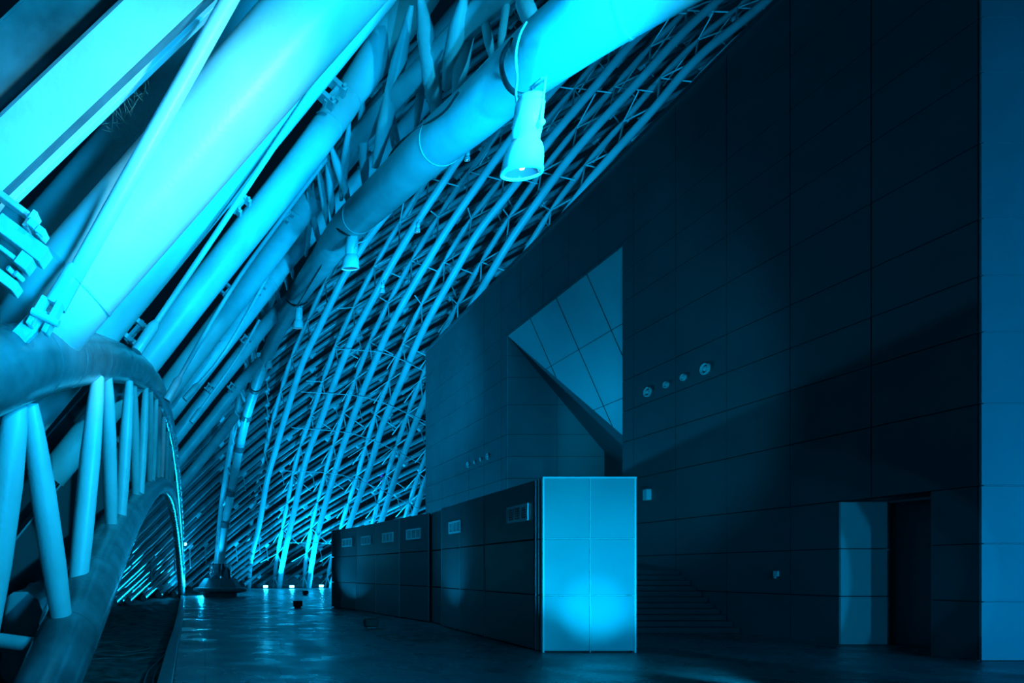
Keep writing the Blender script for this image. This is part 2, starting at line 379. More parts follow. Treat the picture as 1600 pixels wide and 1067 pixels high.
# ================================================================ KIOSKS
KH = 3.46
def wallrun(bm, a, b, zs, th=.06, gap=.012, joints=None):
    a = Vector((a[0], a[1], 0)); b = Vector((b[0], b[1], 0)); d = (b-a); L = d.length; R = Matrix.Rotation(math.atan2(d.y, d.x), 3, 'Z')
    js = joints or [0, 1]
    for s0, s1 in zip(js, js[1:]):
        for z0, z1 in zip(zs, zs[1:]):
            c = a+d*((s0+s1)/2); add_box(bm, (c.x, c.y, (z0+z1)/2), ((s1-s0)*L-gap*2, th, z1-z0-gap*2), R, .004)
ZK = [0.02, 1.13, 2.25, KH]
def grille(parent, a, b, s, zc, wv, hv):
    """louvre grille let into wall a->b at fraction s, three framed bays"""
    a = Vector((a[0], a[1], 0)); b = Vector((b[0], b[1], 0)); d = (b-a).normalized(); R = Matrix.Rotation(math.atan2(d.y, d.x), 3, 'Z')
    n = Vector((-d.y, d.x, 0)); n = n if n.x < 0 else -n
    c = a+(b-a)*s+n*.045; c.z = zc
    g_ = bmesh.new()
    for sx in (-1, 1): add_box(g_, c+d*sx*wv/2, (.055, .04, hv+.055), R)
    for sz in (-1, 1): add_box(g_, c+Vector((0, 0, sz*hv/2)), (wv, .04, .055), R)
    for q in (-1/6, 1/6): add_box(g_, c+d*q*wv, (.05, .034, hv), R)
    o = obj('grille', g_, M['grille'], parent)
    g_ = bmesh.new()
    for i in range(6): add_box(g_, c+Vector((0, 0, -hv/2+hv*(i+.5)/6)), (wv, .012, .014), R)
    for i in range(12): add_box(g_, c+d*(-wv/2+wv*(i+.5)/12), (.012, .01, hv), R)
    obj('louvre', g_, M['grille'], o)
    obj('opening', box(c-n*.012, (wv, .006, hv), R), M['back'], o)
kn = thing('kiosk', 'near square kiosk of metal panels, its front face brightly lit blue', 'kiosk', (7.7, 15.5, 0))
FL, FR, BL, BR = (6.7, 12.7), (8.52, 12.7), (6.95, 18.7), (8.75, 18.7)
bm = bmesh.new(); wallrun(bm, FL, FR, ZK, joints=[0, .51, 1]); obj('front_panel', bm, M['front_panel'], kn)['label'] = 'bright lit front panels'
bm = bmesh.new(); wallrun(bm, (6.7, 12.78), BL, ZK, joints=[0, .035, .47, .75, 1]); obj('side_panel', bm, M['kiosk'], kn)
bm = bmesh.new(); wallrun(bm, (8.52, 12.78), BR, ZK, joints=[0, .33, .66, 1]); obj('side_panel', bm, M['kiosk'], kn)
bm = bmesh.new(); add_prism(bm, [(6.75, 12.75), (8.47, 12.75), (8.7, 18.65), (7.0, 18.65)], 0, KH-.05); obj('core', bm, M['back'], kn)
bm = bmesh.new(); 
for (x, y) in (FL, FR): add_box(bm, (x, y-.005, KH/2), (.035, .07, KH))
add_box(bm, (7.61, 12.69, KH), (1.86, .08, .03)); add_box(bm, (7.61, 12.685, 2.25), (1.8, .04, .012)); add_box(bm, (7.61, 12.685, 1.13), (1.8, .04, .012))
add_box(bm, (7.628, 12.685, KH/2), (.012, .04, KH))
obj('edge_trim', bm, M['trim'], kn)
d0 = Vector((BL[0]-6.7, BL[1]-12.7, 0))
for s in (.035, .47, .75, 1): obj('joint_strip', box((6.7+d0.x*s-.03, 12.7+d0.y*s, KH/2), (.02, .014, KH-.04)), M['trim'], kn)
def side_s(px):  # fraction along the near side wall for an image column
    best = min(range(1001), key=lambda i: abs(VX+F*(6.7+d0.x*i/1000)/(12.7+d0.y*i/1000)-px)); return best/1000
grille(kn, FL, BL, side_s(812), 2.84, .95, .3)
grille(kn, FL, BL, side_s(713.5), 2.82, .9, .28)
kf = thing('kiosk', 'far low kiosk with a curved wall of dark panels and four grilles', 'kiosk', (8.2, 24.5, 0))
CP = [(7.1, 20.2), (6.78, 22.2), (6.56, 24.4), (6.3, 26.5), (5.98, 28.0), (5.72, 28.7)]
bm = bmesh.new()
for a, b in zip(CP, CP[1:]): wallrun(bm, a, b, ZK)
obj('curved_panel', bm, M['kiosk'], kf)
bm = bmesh.new(); wallrun(bm, CP[-1], (9.6, 29.6), ZK, joints=[0, .5, 1]); obj('end_panel', bm, M['kiosk_dark'], kf); bm = bmesh.new(); wallrun(bm, (7.05, 18.85), (7.16, 20.1), ZK, gap=.02); obj('end_panel', bm, M['kiosk_dark'], kf)
bm = bmesh.new(); add_prism(bm, [(7.14, 18.8), (9.5, 18.8), (9.6, 29.5)]+[(x+.06, y-.05) for x, y in reversed(CP)], 0, KH-.04); obj('core', bm, M['back'], kf)
for x, y in CP: obj('joint_strip', box((x-.03, y, KH/2), (.018, .02, KH-.05)), M['trim'], kf)
def seg_s(a, b, px):
    best = min(range(1001), key=lambda i: abs(VX+F*(a[0]+(b[0]-a[0])*i/1000)/(a[1]+(b[1]-a[1])*i/1000)-px)); return best/1000
for a, b, px, zc in ((CP[0], CP[1], 648, 2.84), (CP[1], CP[2], 607.5, 2.84), (CP[2], CP[3], 573.5, 2.84), (CP[3], CP[4], 544, 2.84)):
    grille(kf, a, b, seg_s(a, b, px), zc, .95, .3)
# ================================================================ FLOOD LAMPS
def floodlamp(px, pyb, Y, label, grp, cable=None, tilt=13, yaw=8, clampto=None):
    """px: axis column, pyb: row of the lens rim, hanging at depth Y"""
    k = 1.0; c = P(px, pyb, Y)
    t = thing('hanging_floodlight', label, 'floodlight', c, grp)
    mt = Matrix.Translation(c) @ Matrix.Rotation(math.radians(yaw), 4, 'Z') @ Matrix.Rotation(math.radians(tilt), 4, 'X')
    obj('body', lathe([(0, .57), (.096, .57), (.102, .55), (.102, .52), (.112, .515), (.114, .30), (.109, .295), (.108, .22), (.1, .195)], 36, mt), M['lampw'], t)
    bell = [(.109, .24), (.13, .212), (.146, .17), (.154, .12), (.158, .06), (.159, .045), (.165, .03), (.165, .0), (.15, -.004), (.145, .02)]
    b_ = obj('bell', lathe(bell, 44, mt), M['lampw'], t)
    rb = bmesh.new()
    for i in range(14):
        a = 2*math.pi*i/14; p0 = mt @ Vector((.118*math.cos(a), .118*math.sin(a), .21)); p1 = mt @ Vector((.153*math.cos(a), .153*math.sin(a), .07))
        add_tube(rb, [p0, p1], .004, 5)
    obj('fin', rb, M['lampw'], b_)
    obj('reflector', lathe([(.147, .015), (.12, .07), (.06, .12), (0, .13)], 32, mt), M['lens'], t)
    obj('bulb', lathe([(0, .03), (.018, .035), (.026, .06), (.02, .1), (0, .12)], 16, mt), M['bulb'], t)
    yb = bmesh.new()
    f0 = mt @ Vector((.035, -.122, .33)); f1 = mt @ Vector((.07, -.06, .68)); add_box(yb, (f0+f1)/2, (.05, .014, (f1-f0).length), (f1-f0).to_track_quat('Z', 'Y').to_matrix())
    b1 = mt @ Vector((.05, .10, .68)); add_box(yb, (f1+b1)/2, (.05, .15, .014), mt.to_3x3()); b0 = mt @ Vector((-.02, .105, .36)); add_box(yb, (b0+b1)/2, (.05, .014, (b1-b0).length), (b1-b0).to_track_quat('Z', 'Y').to_matrix())
    obj('bracket', yb, M['lampw'], t)
    obj('knob', lathe([(0, .03), (.024, .03), (.028, .0), (.028, -.02)], 18, Matrix.Translation(f0) @ mt.to_3x3().to_4x4() @ Matrix.Rotation(math.pi/2, 4, 'X')), M['lampw'], t)
    if cable:
        pts = [P(a, b, d) for a, b, d in cable]; pts = resample([tuple(p) for p in pts], 8)
        obj('cable', tube(pts, .011, 8), M['cable'], t)
    return t
floodlamp(814.5, 272, 5.35, 'large white flood lamp hanging nearest, on the big tube at the top', 'lamps hanging from the curved column', [(809, 166, 5.35), (806, 146, 5.4), (808, 120, 5.42), (806, 85, 5.4), (812, 55, 5.45), (822, 35, 5.6)])
floodlamp(547, 420, 11.9, 'second largest flood lamp, hanging under the curved tube beside the black cable tie', 'lamps hanging from the curved column', [(560, 380, 11.9), (575, 372, 11.8), (592, 346, 11.8)])
floodlamp(465.5, 513, 19.2, 'third hanging flood lamp down the curved tube, small and pale', 'lamps hanging from the curved column')
floodlamp(420, 575, 29, 'lowest and farthest flood lamp on the curved tube above the planter', 'lamps hanging from the curved column')
for px, py, wd in ((730, 251, 'topmost'), (652, 363, 'middle'), (597, 457, 'lowest')):
    floodlamp(px, py, 38.5, 'tiny flood lamp on the third lattice column, '+wd+' of its three', 'small lamps on the third lattice column')
# ================================================================ BIG CURVED COLUMN (T)
TT = [(345, 886, 10.5, 41), (352, 820, 11.5, 41), (361, 770, 12.5, 40), (374, 700, 14, 38.5), (385, 650, 15, 36.5), (399, 605, 17, 33.5), (417, 556, 20, 29), (438, 510, 26, 24), (466, 460, 32, 19.3), (503, 408, 42, 15), (545, 352, 54, 12.2), (605, 296, 64, 10), (667, 237, 74, 8.4), (745, 172, 86, 7.2), (812, 112, 97, 6.4), (892, 49, 113, 5.6), (975, -6, 122, 5.2), (1090, -75, 132, 4.9), (1300, -190, 140, 4.6), (1700, -390, 150, 4.3), (2100, -560, 155, 4.1)]
tc_ = thing('curved_column', 'large curved tube column sweeping from the stone planter up over the view', 'column', GR(344, 932))
pts, rad = pxtube(TT, 6); obj('main_tube', tube(pts, rad, 40), M['steel'], tc_)
def ring_at(k, dr=.012, ln=.04, m='steel_worn', parent=tc_, name='weld_ring', P_=None, R_=None):
    P0 = P_ or pts; R0 = R_ or rad
    d = (P0[k+1]-P0[k]).normalized(); c = P0[k]
    obj(name, tube([c-d*ln/2, c+d*ln/2], R0[k]+dr, 40), M[m], parent)
for k in (62, 74, 96): ring_at(k, .006, .02)
for k in range(6, 34, 6): ring_at(k, .05, .35, 'arch', name='collar')
OT = [(338, 884, 8, 42), (345, 800, 8, 42.5), (352, 750, 9, 41.5), (366, 665, 10, 39), (388, 570, 13, 32), (420, 470, 18, 24), (468, 368, 22, 17), (540, 240, 30, 11.5), (640, 130, 36, 9), (760, 10, 44, 7.6), (840, -60, 50, 6.8)]
p2, r2 = pxtube(OT, 6); obj('outer_chord', tube(p2, r2, 20), M['steel'], tc_)
WEB = [((643, 8), (586, 262), 24, 8.6, 10), ((656, -10), (684, 190), 26, 8.2, 8.6), ((726, -10), (697, 140), 26, 7.6, 8.4), ((741, -10), (712, 150), 24, 7.9, 8.2), ((750, -5), (769, 92), 13, 7.9, 7.4), ((794, -10), (781, 76), 12, 7.4, 7.1), ((812, -12), (832, 36), 24, 6.6, 6.4),
       ((564, 140), (571, 300), 15, 10, 11.2), ((515, 222), (547, 322), 12, 11, 11.8), ((546, 189), (533, 312), 13, 10.4, 12), ((510, 235), (521, 345), 11, 11.5, 12.6), ((600, 130), (625, 258), 14, 9.8, 10.0), ((668, 60), (650, 200), 13, 9, 9.2), ((496, 255), (512, 352), 10, 12.2, 13), ((480, 300), (500, 385), 9, 13.5, 15), ((490, 285), (478, 400), 9, 13.5, 16),
       ((439, 392), (449, 452), 7, 17.5, 19.4), ((447, 378), (458, 436), 7, 17, 18.8), ((428, 425), (437, 480), 7, 20, 22.5), ((405, 474), (419, 515), 6, 23, 25.6), ((400, 488), (413, 533), 6, 24, 27), ((392, 520), (400, 560), 6, 26, 30), ((380, 556), (393, 592), 6, 29, 33), ((372, 600), (384, 630), 5, 32, 36), ((368, 640), (376, 672), 5, 35, 38), ((362, 680), (370, 700), 5, 38, 39),
       ((356, 730), (364, 745), 5, 40, 40), ((349, 790), (356, 775), 5, 41, 40.6)]
for (a, b), (c, d), wpx, Ya, Yb in WEB:
    pa, pb = P(a, b, Ya), P(c, d, Yb); r = wpx/2*(Ya+Yb)/2/F; q = [pa, pa.lerp(pb, .12), pa.lerp(pb, .3), pa.lerp(pb, .75), pa.lerp(pb, .9), pb]
    obj('strut', tube(q, [r*.35, r*.6, r, r, r*.7, r*.5], 18), M['steel'], tc_)
# black wires strapped along the column
def cablething(pxs, label, r=.014, m='dark', cat='cable', name='power_cable'):
    q = resample([tuple(P(a, b, d)) for a, b, d in pxs], 8); o = obj(name, tube(q, r, 8), M[m], None, q[0]); tagp(o, label, cat); return o
cablething([(716, 145, 6.9), (690, 178, 7.3), (640, 210, 8.4), (612, 238, 9.3), (590, 285, 10), (570, 330, 11.2), (548, 352, 11.7), (527, 357, 12.0)], 'black cable running down the curved column to the second lamp')
cablething([(527, 357, 12.0), (518, 385, 13), (500, 418, 14.4), (478, 455, 17), (462, 478, 18.6), (449, 470, 19.5)], 'thin black cable slung between the second and third hanging lamps', .018)
cablething([(800, 62, 6.0), (786, 85, 6.0), (784, 108, 6.0), (792, 132, 5.85), (806, 146, 5.8), (822, 150, 5.8)], 'thick dark strap looping around the big tube beside the nearest lamp', .022, name='cable_strap')
cablething([(523, 350, 12.2), (530, 360, 11.8), (545, 367, 11.7), (560, 366, 11.8), (572, 358, 12)], 'black strap around the curved column above the second lamp', .02, name='cable_strap')
cablething([(447, 468, 19.6), (455, 475, 18.8), (468, 477, 18.6), (480, 472, 19)], 'black strap around the curved column above the third lamp', .022, name='cable_strap')
# planter
pc = GR(344, 932); pc = Vector((.98, 41, 0))
pn = thing('column_planter', 'wide round stone planter carrying the foot of the curved column', 'planter', pc)
mt = Matrix.Translation(pc)
obj('base', lathe([(0, 0), (1.1, 0), (1.1, .28), (0, .28)], 40, mt, True), M['stone'], pn)
obj('rim', lathe([(0, .26), (1.25, .26), (1.68, .34), (1.74, .44), (1.68, .56), (1.4, .62), (0, .62)], 40, mt, True), M['stone'], pn)
obj('tapered_body', lathe([(1.42, .6), (1.02, 1.18), (0, 1.18)], 8, mt, True), M['stone'], pn)
obj('steel_sleeve', lathe([(.72, 1.17), (.72, 2.1), (.66, 2.1), (.66, 1.9), (0, 1.9)], 40, mt), M['chrome'], pn)
# ================================================================ NEAR RIBS
def clamp(parent, px, py, Y, s, ang=48):
    """bolted bracket: two plates, a bridge and bolts"""
    c = P(px, py, Y); k = s*Y/F; R = Matrix.Rotation(math.radians(-ang), 3, 'Y'); b = bmesh.new()
    for q in (-.32, .32): add_box(b, c+R @ Vector((q*k, 0, 0)), (.16*k, .45*k, .95*k), R, .01*k)
    add_box(b, c+R @ Vector((0, -.05*k, .3*k)), (.8*k, .3*k, .16*k), R, .01*k)
    add_box(b, c+R @ Vector((0, .05*k, -.12*k)), (.9*k, .3*k, .14*k), R, .01*k)
    for q in (-.32, .32):
        for z in (-.35, .4): add_tube(b, [c+R @ Vector((q*k, -.2*k, z*k)), c+R @ Vector((q*k, -.34*k, z*k))], .07*k, 8)
    o = obj('clamp', b, M['steel_worn'], parent); return o
def rib(label, line, parts_rings=(), clamps=(), name='rib_tube', n=6, grp='steel ribs springing from the arch', seg=36, mm='steel'):
    if line[-1][1] < 20:   # carry the member on well past the edge of the view
        (x0, y0, w0, Y0), (x1, y1, w1, Y1) = line[-2], line[-1]; k_ = 520/math.hypot(x1-x0, y1-y0)
        line = list(line)+[(x1+(x1-x0)*k_, y1+(y1-y0)*k_, w1, Y1)]
    q, r = pxtube(line, n); t = thing(name, label, 'steel tube', q[0], grp)
    obj('tube', tube(q, r, seg), M[mm], t)
    for k in parts_rings:
        d = (q[k+1]-q[k]).normalized(); obj('weld_ring', tube([q[k]-d*.012, q[k]+d*.012], r[k]+.006, seg), M['steel_worn'], t)
    for c in clamps: clamp(t, *c)
    return t, q, r
R1 = rib('thickest bright steel rib crossing the top left from the arch to the top edge', [(30, 560, 128, 4.9), (70, 503, 134, 4.6), (120, 440, 138, 4.4), (250, 294, 137, 4.4), (398, 125, 137, 4.4), (560, -60, 140, 4.4)], (12,))[0]
rib('bright rib half hidden behind the thickest one', [(-60, 778, 66, 7.4), (130, 548, 66, 7.4), (308, 330, 66, 7.4), (575, 0, 68, 7.4), (660, -110, 68, 7.4)])
rib('rib passing the clamp above the arch crown, brightest of the thinner ones', [(80, 745, 46, 9.6), (205, 592, 50, 9.6), (316, 450, 50, 9.6), (458, 270, 51, 9.6), (530, 172, 51, 9.6), (552, 140, 50, 9.6), (640, 10, 66, 9.6), (700, -80, 66, 9.6)], (22, 28), [(516, 143, 9.1, 42), (206, 514, 7.6, 46)])
rib('rib with the welded end cap left of the second hanging lamp', [(150, 752, 34, 14), (252, 622, 35, 14), (383, 450, 36, 14), (462, 345, 37, 14), (480, 318, 40, 14), (560, 215, 44, 14), (700, 50, 46, 14), (760, -20, 46, 14)], (18,), [(372, 316, 9.2, 34), (447, 336, 12.8, 20), (353, 453, 12.8, 22)])
rib('rib ending beside the third hanging lamp, fourth from the thickest', [(262, 648, 28, 17.5), (343, 545, 28, 17.5), (422, 443, 29, 17.5), (440, 420, 26, 17.5), (480, 372, 26, 17.5), (600, 236, 26, 17.5), (660, 166, 26, 17.5)], (12,), [(405, 450, 16.4, 18), (335, 531, 16.4, 18)])
rib('thin rib fifth from the thickest, in shade above the arch', [(268, 690, 22, 22), (330, 612, 22, 22), (396, 530, 23, 22), (440, 478, 18, 23), (470, 445, 16, 24)], (12,), [(383, 532, 20.5, 16), (327, 607, 20.5, 14)])
rib('thin rib sixth from the thickest, beside the lowest hanging lamp', [(274, 725, 18, 26.5), (325, 663, 18, 26.5), (378, 596, 18, 26.5), (405, 565, 14, 29.5)], (), [(362, 605, 25, 13)])
rib('seventh rib from the thickest, low and narrow above the arch foot', [(278, 762, 16, 30), (320, 712, 16, 30), (366, 652, 16, 31.5)], ())
# slender tie rods running between the ribs
def rod(label, pxs, r):
    q = resample([tuple(P(*p)) for p in pxs], 4); t = thing('tie_rod', label, 'tie rod', q[0], 'tie rods between the ribs')
    obj('rod', tube(q, r, 14), M['steel'], t)
    a, b = Vector(q[0]), Vector(q[1]); d = (b-a).normalized(); obj('fork_end', tube([a-d*r*1, a+d*r*9, a+d*r*11], [r*1.9, r*1.9, r*1.1], 12), M['steel_worn'], t)
rod('slender tie rod between the second and third ribs left of the upper clamp', [(216, 545, 7.0), (341, 360, 7.2), (540, 61, 7.2), (600, -30, 7.2)], .034)
rod('tie rod along the left side of the rib with the end cap', [(262, 622, 11.5), (355, 462, 11.5), (430, 355, 11.5), (520, 235, 11.5)], .04)
rod('fine tie rod passing the small clamp over the arch shoulder', [(290, 622, 15.5), (352, 548, 15.5), (430, 410, 15.5), (455, 365, 15.5)], .042)
rod('lowest fine tie rod, in the shade between the thin ribs', [(300, 658, 19.5), (370, 560, 19.5), (405, 500, 19.5)], .045)
# bright strut in front of the thickest rib with its clevis
sr = thing('brace_rod', 'long bright rod with a forked end in front of the thickest rib', 'brace rod', P(40, 515, 3.9))
q = [P(a, b, Y) for a, b, Y in ((114, 436, 3.85), (190, 300, 3.85), (280, 140, 3.85), (372, -25, 3.85))]; obj('rod', tube(q, [.052, .055, .055, .055], 28), M['steel'], sr)
obj('sleeve', tube([P(86, 478, 3.86), P(117, 424, 3.86), P(120, 419, 3.86)], [.07, .064, .054], 24), M['steel_worn'], sr)
for off in (-12, 12):
    a, b = P(84+off, 470+off*.3, 3.8), P(58+off, 516+off*.5, 3.8); obj('fork_plate', bar(a, b, .035, .09, .006), M['steel_worn'], sr)
obj('pin', tube([P(50, 486, 3.72), P(92, 506, 3.72)], .022, 14), M['steel_worn'], sr)
obj('lug', bar(P(28, 530, 3.86), P(72, 486, 3.86), .11, .05, .008), M['steel_worn'], sr)
# flat fascia beams top left
def beam(label, a, b, Y, wpx, dep, mm, grp='flat beams in the upper left corner', Yb=None, lip=False):
    pa, pb = P(*a, Y), P(*b, Yb or Y); t = thing('fascia_beam', label, 'beam', pa, grp); wd = wpx*Y/F
    obj('web', bar(pa, pb, wd, dep, .004), M[mm], t)
    if lip:
        R = frame_y(pa, pb); up = R @ Vector((0, 0, 1))
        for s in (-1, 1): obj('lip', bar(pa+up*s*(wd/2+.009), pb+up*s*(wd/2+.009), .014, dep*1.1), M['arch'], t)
beam('broad bright flat beam crossing the top left corner', (-440, 666), (830, -540), 3.95, 86, .05, 'steel', lip=True)
beam('thin pale flat strip just below the broad beam', (-390, 703), (840, -480), 4.12, 17, .06, 'steel')
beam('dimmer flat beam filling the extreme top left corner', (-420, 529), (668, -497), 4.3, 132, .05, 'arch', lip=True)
rib('dull thick tube in shadow behind the flat beams', [(-20, 470, 92, 5.6), (110, 330, 92, 5.6), (330, 75, 92, 5.6), (440, -60, 92, 5.6)], (), (), grp='shadowed tubes behind the beams')
# bracket assembly at the left edge
ba = thing('beam_bracket', 'bulky bolted bracket where the flat beams meet, at the left edge', 'bracket', P(30, 380, 3.8))
def rb(px, py, Y, w_, h_, d_, ang=-37, name='plate', m='steel_worn'):
    R = Matrix.Rotation(math.radians(-ang), 3, 'Y'); obj(name, box(P(px, py, Y), (w_*Y/F, d_, h_*Y/F), R, .004), M[m], ba)
rb(22, 322, 3.75, 64, 9, .10); rb(2, 352, 3.72, 60, 8, .09); rb(50, 348, 3.75, 9, 30, .1)
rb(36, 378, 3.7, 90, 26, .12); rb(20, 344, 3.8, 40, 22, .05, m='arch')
rb(12, 398, 3.68, 60, 7, .1); rb(40, 412, 3.66, 22, 22, .1, name='nut_block'); rb(4, 436, 3.66, 60, 16, .12)
rb(54, 356, 3.66, 14, 12, .12, name='nut_block'); rb(66, 366, 3.66, 14, 12, .1, name='nut_block')
for a, b in ((12, 418), (24, 426), (58, 362), (44, 336)):
    R = Matrix.Rotation(math.radians(40), 3, 'X'); c = P(a, b, 3.62); obj('bolt', tube([c, c+Vector((.03, .05, -.02))], .016, 6), M['steel_worn'], ba)
# dry twigs caught behind the rod
tw = bmesh.new()
for i in range(150):
    c = P(random.gauss(208, 22), random.gauss(180, 30), random.uniform(4.7, 5.0)); c.z -= 0
    d = Vector((random.gauss(0, 1), random.gauss(0, .5), random.gauss(.6, 1))).normalized()*random.uniform(.05, .16)
    add_tube(tw, [c, c+d*.5+Vector((random.uniform(-.01, .01), 0, random.uniform(-.01, .01))), c+d], [.0016, .0012, .0006], 4, False)
tagp(obj('dry_twigs', tw, M['twig'], None, P(208, 180, 4.8)), 'wisps of dry twigs caught between the beams and the thickest rib', 'twigs', None, 'stuff')
# ================================================================ ARCH TRUSS
TC = [(-110, 640, 132, 3.5), (-50, 600, 130, 3.7), (0, 577, 127, 3.95), (60, 562, 110, 4.5), (100, 559, 95, 5.1), (150, 561, 74, 6.3), (200, 573, 54, 8.2), (232, 595, 39, 10.5), (252, 630, 27, 13.5), (265, 677, 20, 17.5), (274, 735, 15, 23), (280, 800, 12, 31), (283, 860, 10.5, 38), (284.5, 930, 9.5, 43)]
BC = [(20, 1190, 112, 3.9), (75, 1067, 100, 4.4), (112, 984, 92, 4.95), (150, 897, 80, 6), (182, 833, 62, 7.6), (210, 790, 47, 9.6), (234, 765, 34, 12.5), (252, 758, 25, 16), (266, 774, 19, 20.5), (274, 812, 15, 26), (279, 858, 12, 33), (281.5, 900, 10.5, 39), (283, 931, 9.5, 43)]
ar = thing('arch_truss', 'great curved arch truss of two thick tubes and slanted struts at the left', 'arch truss', GR(284, 930))
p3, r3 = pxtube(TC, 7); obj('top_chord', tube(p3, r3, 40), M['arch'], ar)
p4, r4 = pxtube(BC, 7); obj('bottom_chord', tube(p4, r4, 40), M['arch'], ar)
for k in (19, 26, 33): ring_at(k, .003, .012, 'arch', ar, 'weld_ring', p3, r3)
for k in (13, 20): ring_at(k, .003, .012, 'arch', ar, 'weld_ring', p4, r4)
for (a, b), (c, d), wpx, Ya, Yb in [((27, 628), (-22, 985), 52, 4.25, 4.3), ((47, 632), (98, 978), 40, 4.5, 4.75), ((153, 590), (117, 958), 33, 5.7, 5.35), ((168, 590), (174, 838), 23, 6.3, 7.1), ((202, 596), (187, 832), 20, 7.6, 7.6),
                         ((209, 604), (212, 782), 15, 8.3, 9.3), ((228, 606), (219, 780), 14, 9.6, 9.6), ((235, 612), (233, 760), 12, 10.3, 12), ((244, 622), (238, 760), 10, 11.6, 12.4), ((249, 634), (246, 755), 9.5, 12.6, 14), ((256, 648), (252, 756), 8.5, 14.2, 15.5), ((262, 662), (259, 760), 7.5, 16.2, 17.4), ((266, 682), (264, 768), 7, 18.2, 19.5), ((270, 706), (268, 780), 6, 20.5, 21.5), ((274, 740), (272, 800), 5.5, 24, 25), ((278, 780), (276, 828), 5, 29, 29.5), ((281, 830), (279, 866), 4.5, 35, 35)]:
    pa, pb = P(a, b, Ya), P(c, d, Yb); r = wpx/2*(Ya+Yb)/2/F
    obj('strut', tube([pa, pa.lerp(pb, .1), pa.lerp(pb, .35), pa.lerp(pb, .7), pb], [r*.62, r*.8, r, r, r*.82], 28), M['steel'], ar)
obj('cross_brace', tube([P(-60, 992, 4.9), P(74, 1011, 4.7)], .056, 28), M['steel'], ar)
# scalloped light strip clipped along the top chord
ls = bmesh.new()
for k in range(63, len(p3)-4, 1):
    c = p3[k]+Vector((r3[k]*.85, 0, -r3[k]*.5)); c2 = p3[k+1]+Vector((r3[k+1]*.85, 0, -r3[k+1]*.5))
    add_tube(ls, [c, c.lerp(c2, .45), c.lerp(c2, .8)], [.03, .06, .03], 8)
obj('clip_strip', ls, M['far_steel'], ar)['kind'] = 'stuff'
# dark panels and a flat bar beyond the arch
fb = obj('flat_bar', bar(P(-40, 930, 6.5), P(60, 980, 6.5), .05, .04), M['dark'], None, P(-40, 930, 6.5)); tagp(fb, 'dark flat bar sloping down behind the arch struts, lower left', 'bar')
for i, (a, b, Y, wd) in enumerate((((-60, 1010), (195, 700), 12, 80), ((-60, 880), (165, 625), 14, 60), ((30, 1010), (205, 790), 17, 46))):
    pa, pb = P(*a, Y), P(*b, Y); t = thing('cladding_panel', 'dark sloping cladding panel seen between the arch struts, '+('lowest', 'uppermost', 'between the other two')[i], 'panel', pa, 'cladding panels beyond the arch')
    obj('sheet', bar(pa, pb, wd*Y/F, .06), M['panel'], t); up = frame_y(pa, pb) @ Vector((0, 0, 1))
    obj('edge_strip', bar(pa+up*wd*Y/F/2, pb+up*wd*Y/F/2, .03, .1), M['far_steel'], t)
# ================================================================ LATTICE COLUMNS
CK = {
 2: [(388, 921), (392, 873), (405, 820), (417, 752), (431, 702), (447, 646), (473, 566), (498, 513), (521, 465), (541, 426), (580, 365), (640, 290), (700, 222), (800, 112), (900, 5), (960, -60)],
 3: [(436, 920), (443, 873), (460, 797), (478, 719), (502, 655), (524, 594), (549, 532), (578, 476), (612, 413), (652, 346), (691, 287), (719, 245), (780, 170), (850, 90), (940, -10), (990, -60)],
 4: [(482, 920), (493, 848), (510, 783), (529, 719), (556, 640), (580, 580), (605, 521), (633, 468), (661, 420), (700, 356), (748, 286), (793, 224), (841, 165), (900, 100), (960, 38), (1010, -15), (1060, -70)],
 5: [(517, 920), (530, 870), (545, 823), (562, 774), (581, 720), (598, 663), (625, 600), (653, 533), (677, 485), (714, 419), (747, 363), (800, 295), (857, 221), (897, 173), (933, 131), (987, 67), (1030, 28), (1066, -3), (1120, -60)],
 6: [(560, 920), (575, 870), (596, 813), (613, 760), (631, 709), (667, 616), (700, 546), (736, 480), (767, 427), (800, 372), (857, 291), (897, 238), (939, 190), (1000, 125), (1055, 64), (1089, 30), (1122, 0), (1185, -60)],
 7: [(612, 920), (630, 860), (646, 808), (664, 755), (700, 670), (750, 565), (800, 470), (869, 356), (914, 292), (945, 255), (1000, 194), (1029, 161), (1070, 112), (1107, 75), (1147, 43), (1199, 0), (1270, -60)]}
def yc(y): # depth of the lattice surface by height in view
    t = max(-80, min(920, y)); return 37.0+ (t/920)**2*25.5 if t > 0 else 37.0
ORD = {2: 'second', 3: 'third', 4: 'fourth', 5: 'fifth', 6: 'sixth', 7: 'seventh', 8: 'eighth'}
def gap_(y): return 9+ max(0, min(1, (920-y)/500))*15 + max(0, (420-y)/420)*6
def arclen(q):
    L = [0]
    for a, b in zip(q, q[1:]): L.append(L[-1]+(b-a).length)
    return L
def at_len(q, L, s):
    for i in range(len(q)-1):
        if L[i+1] >= s: return q[i].lerp(q[i+1], (s-L[i])/max(1e-6, L[i+1]-L[i]))
    return q[-1].copy()
NODES = {}
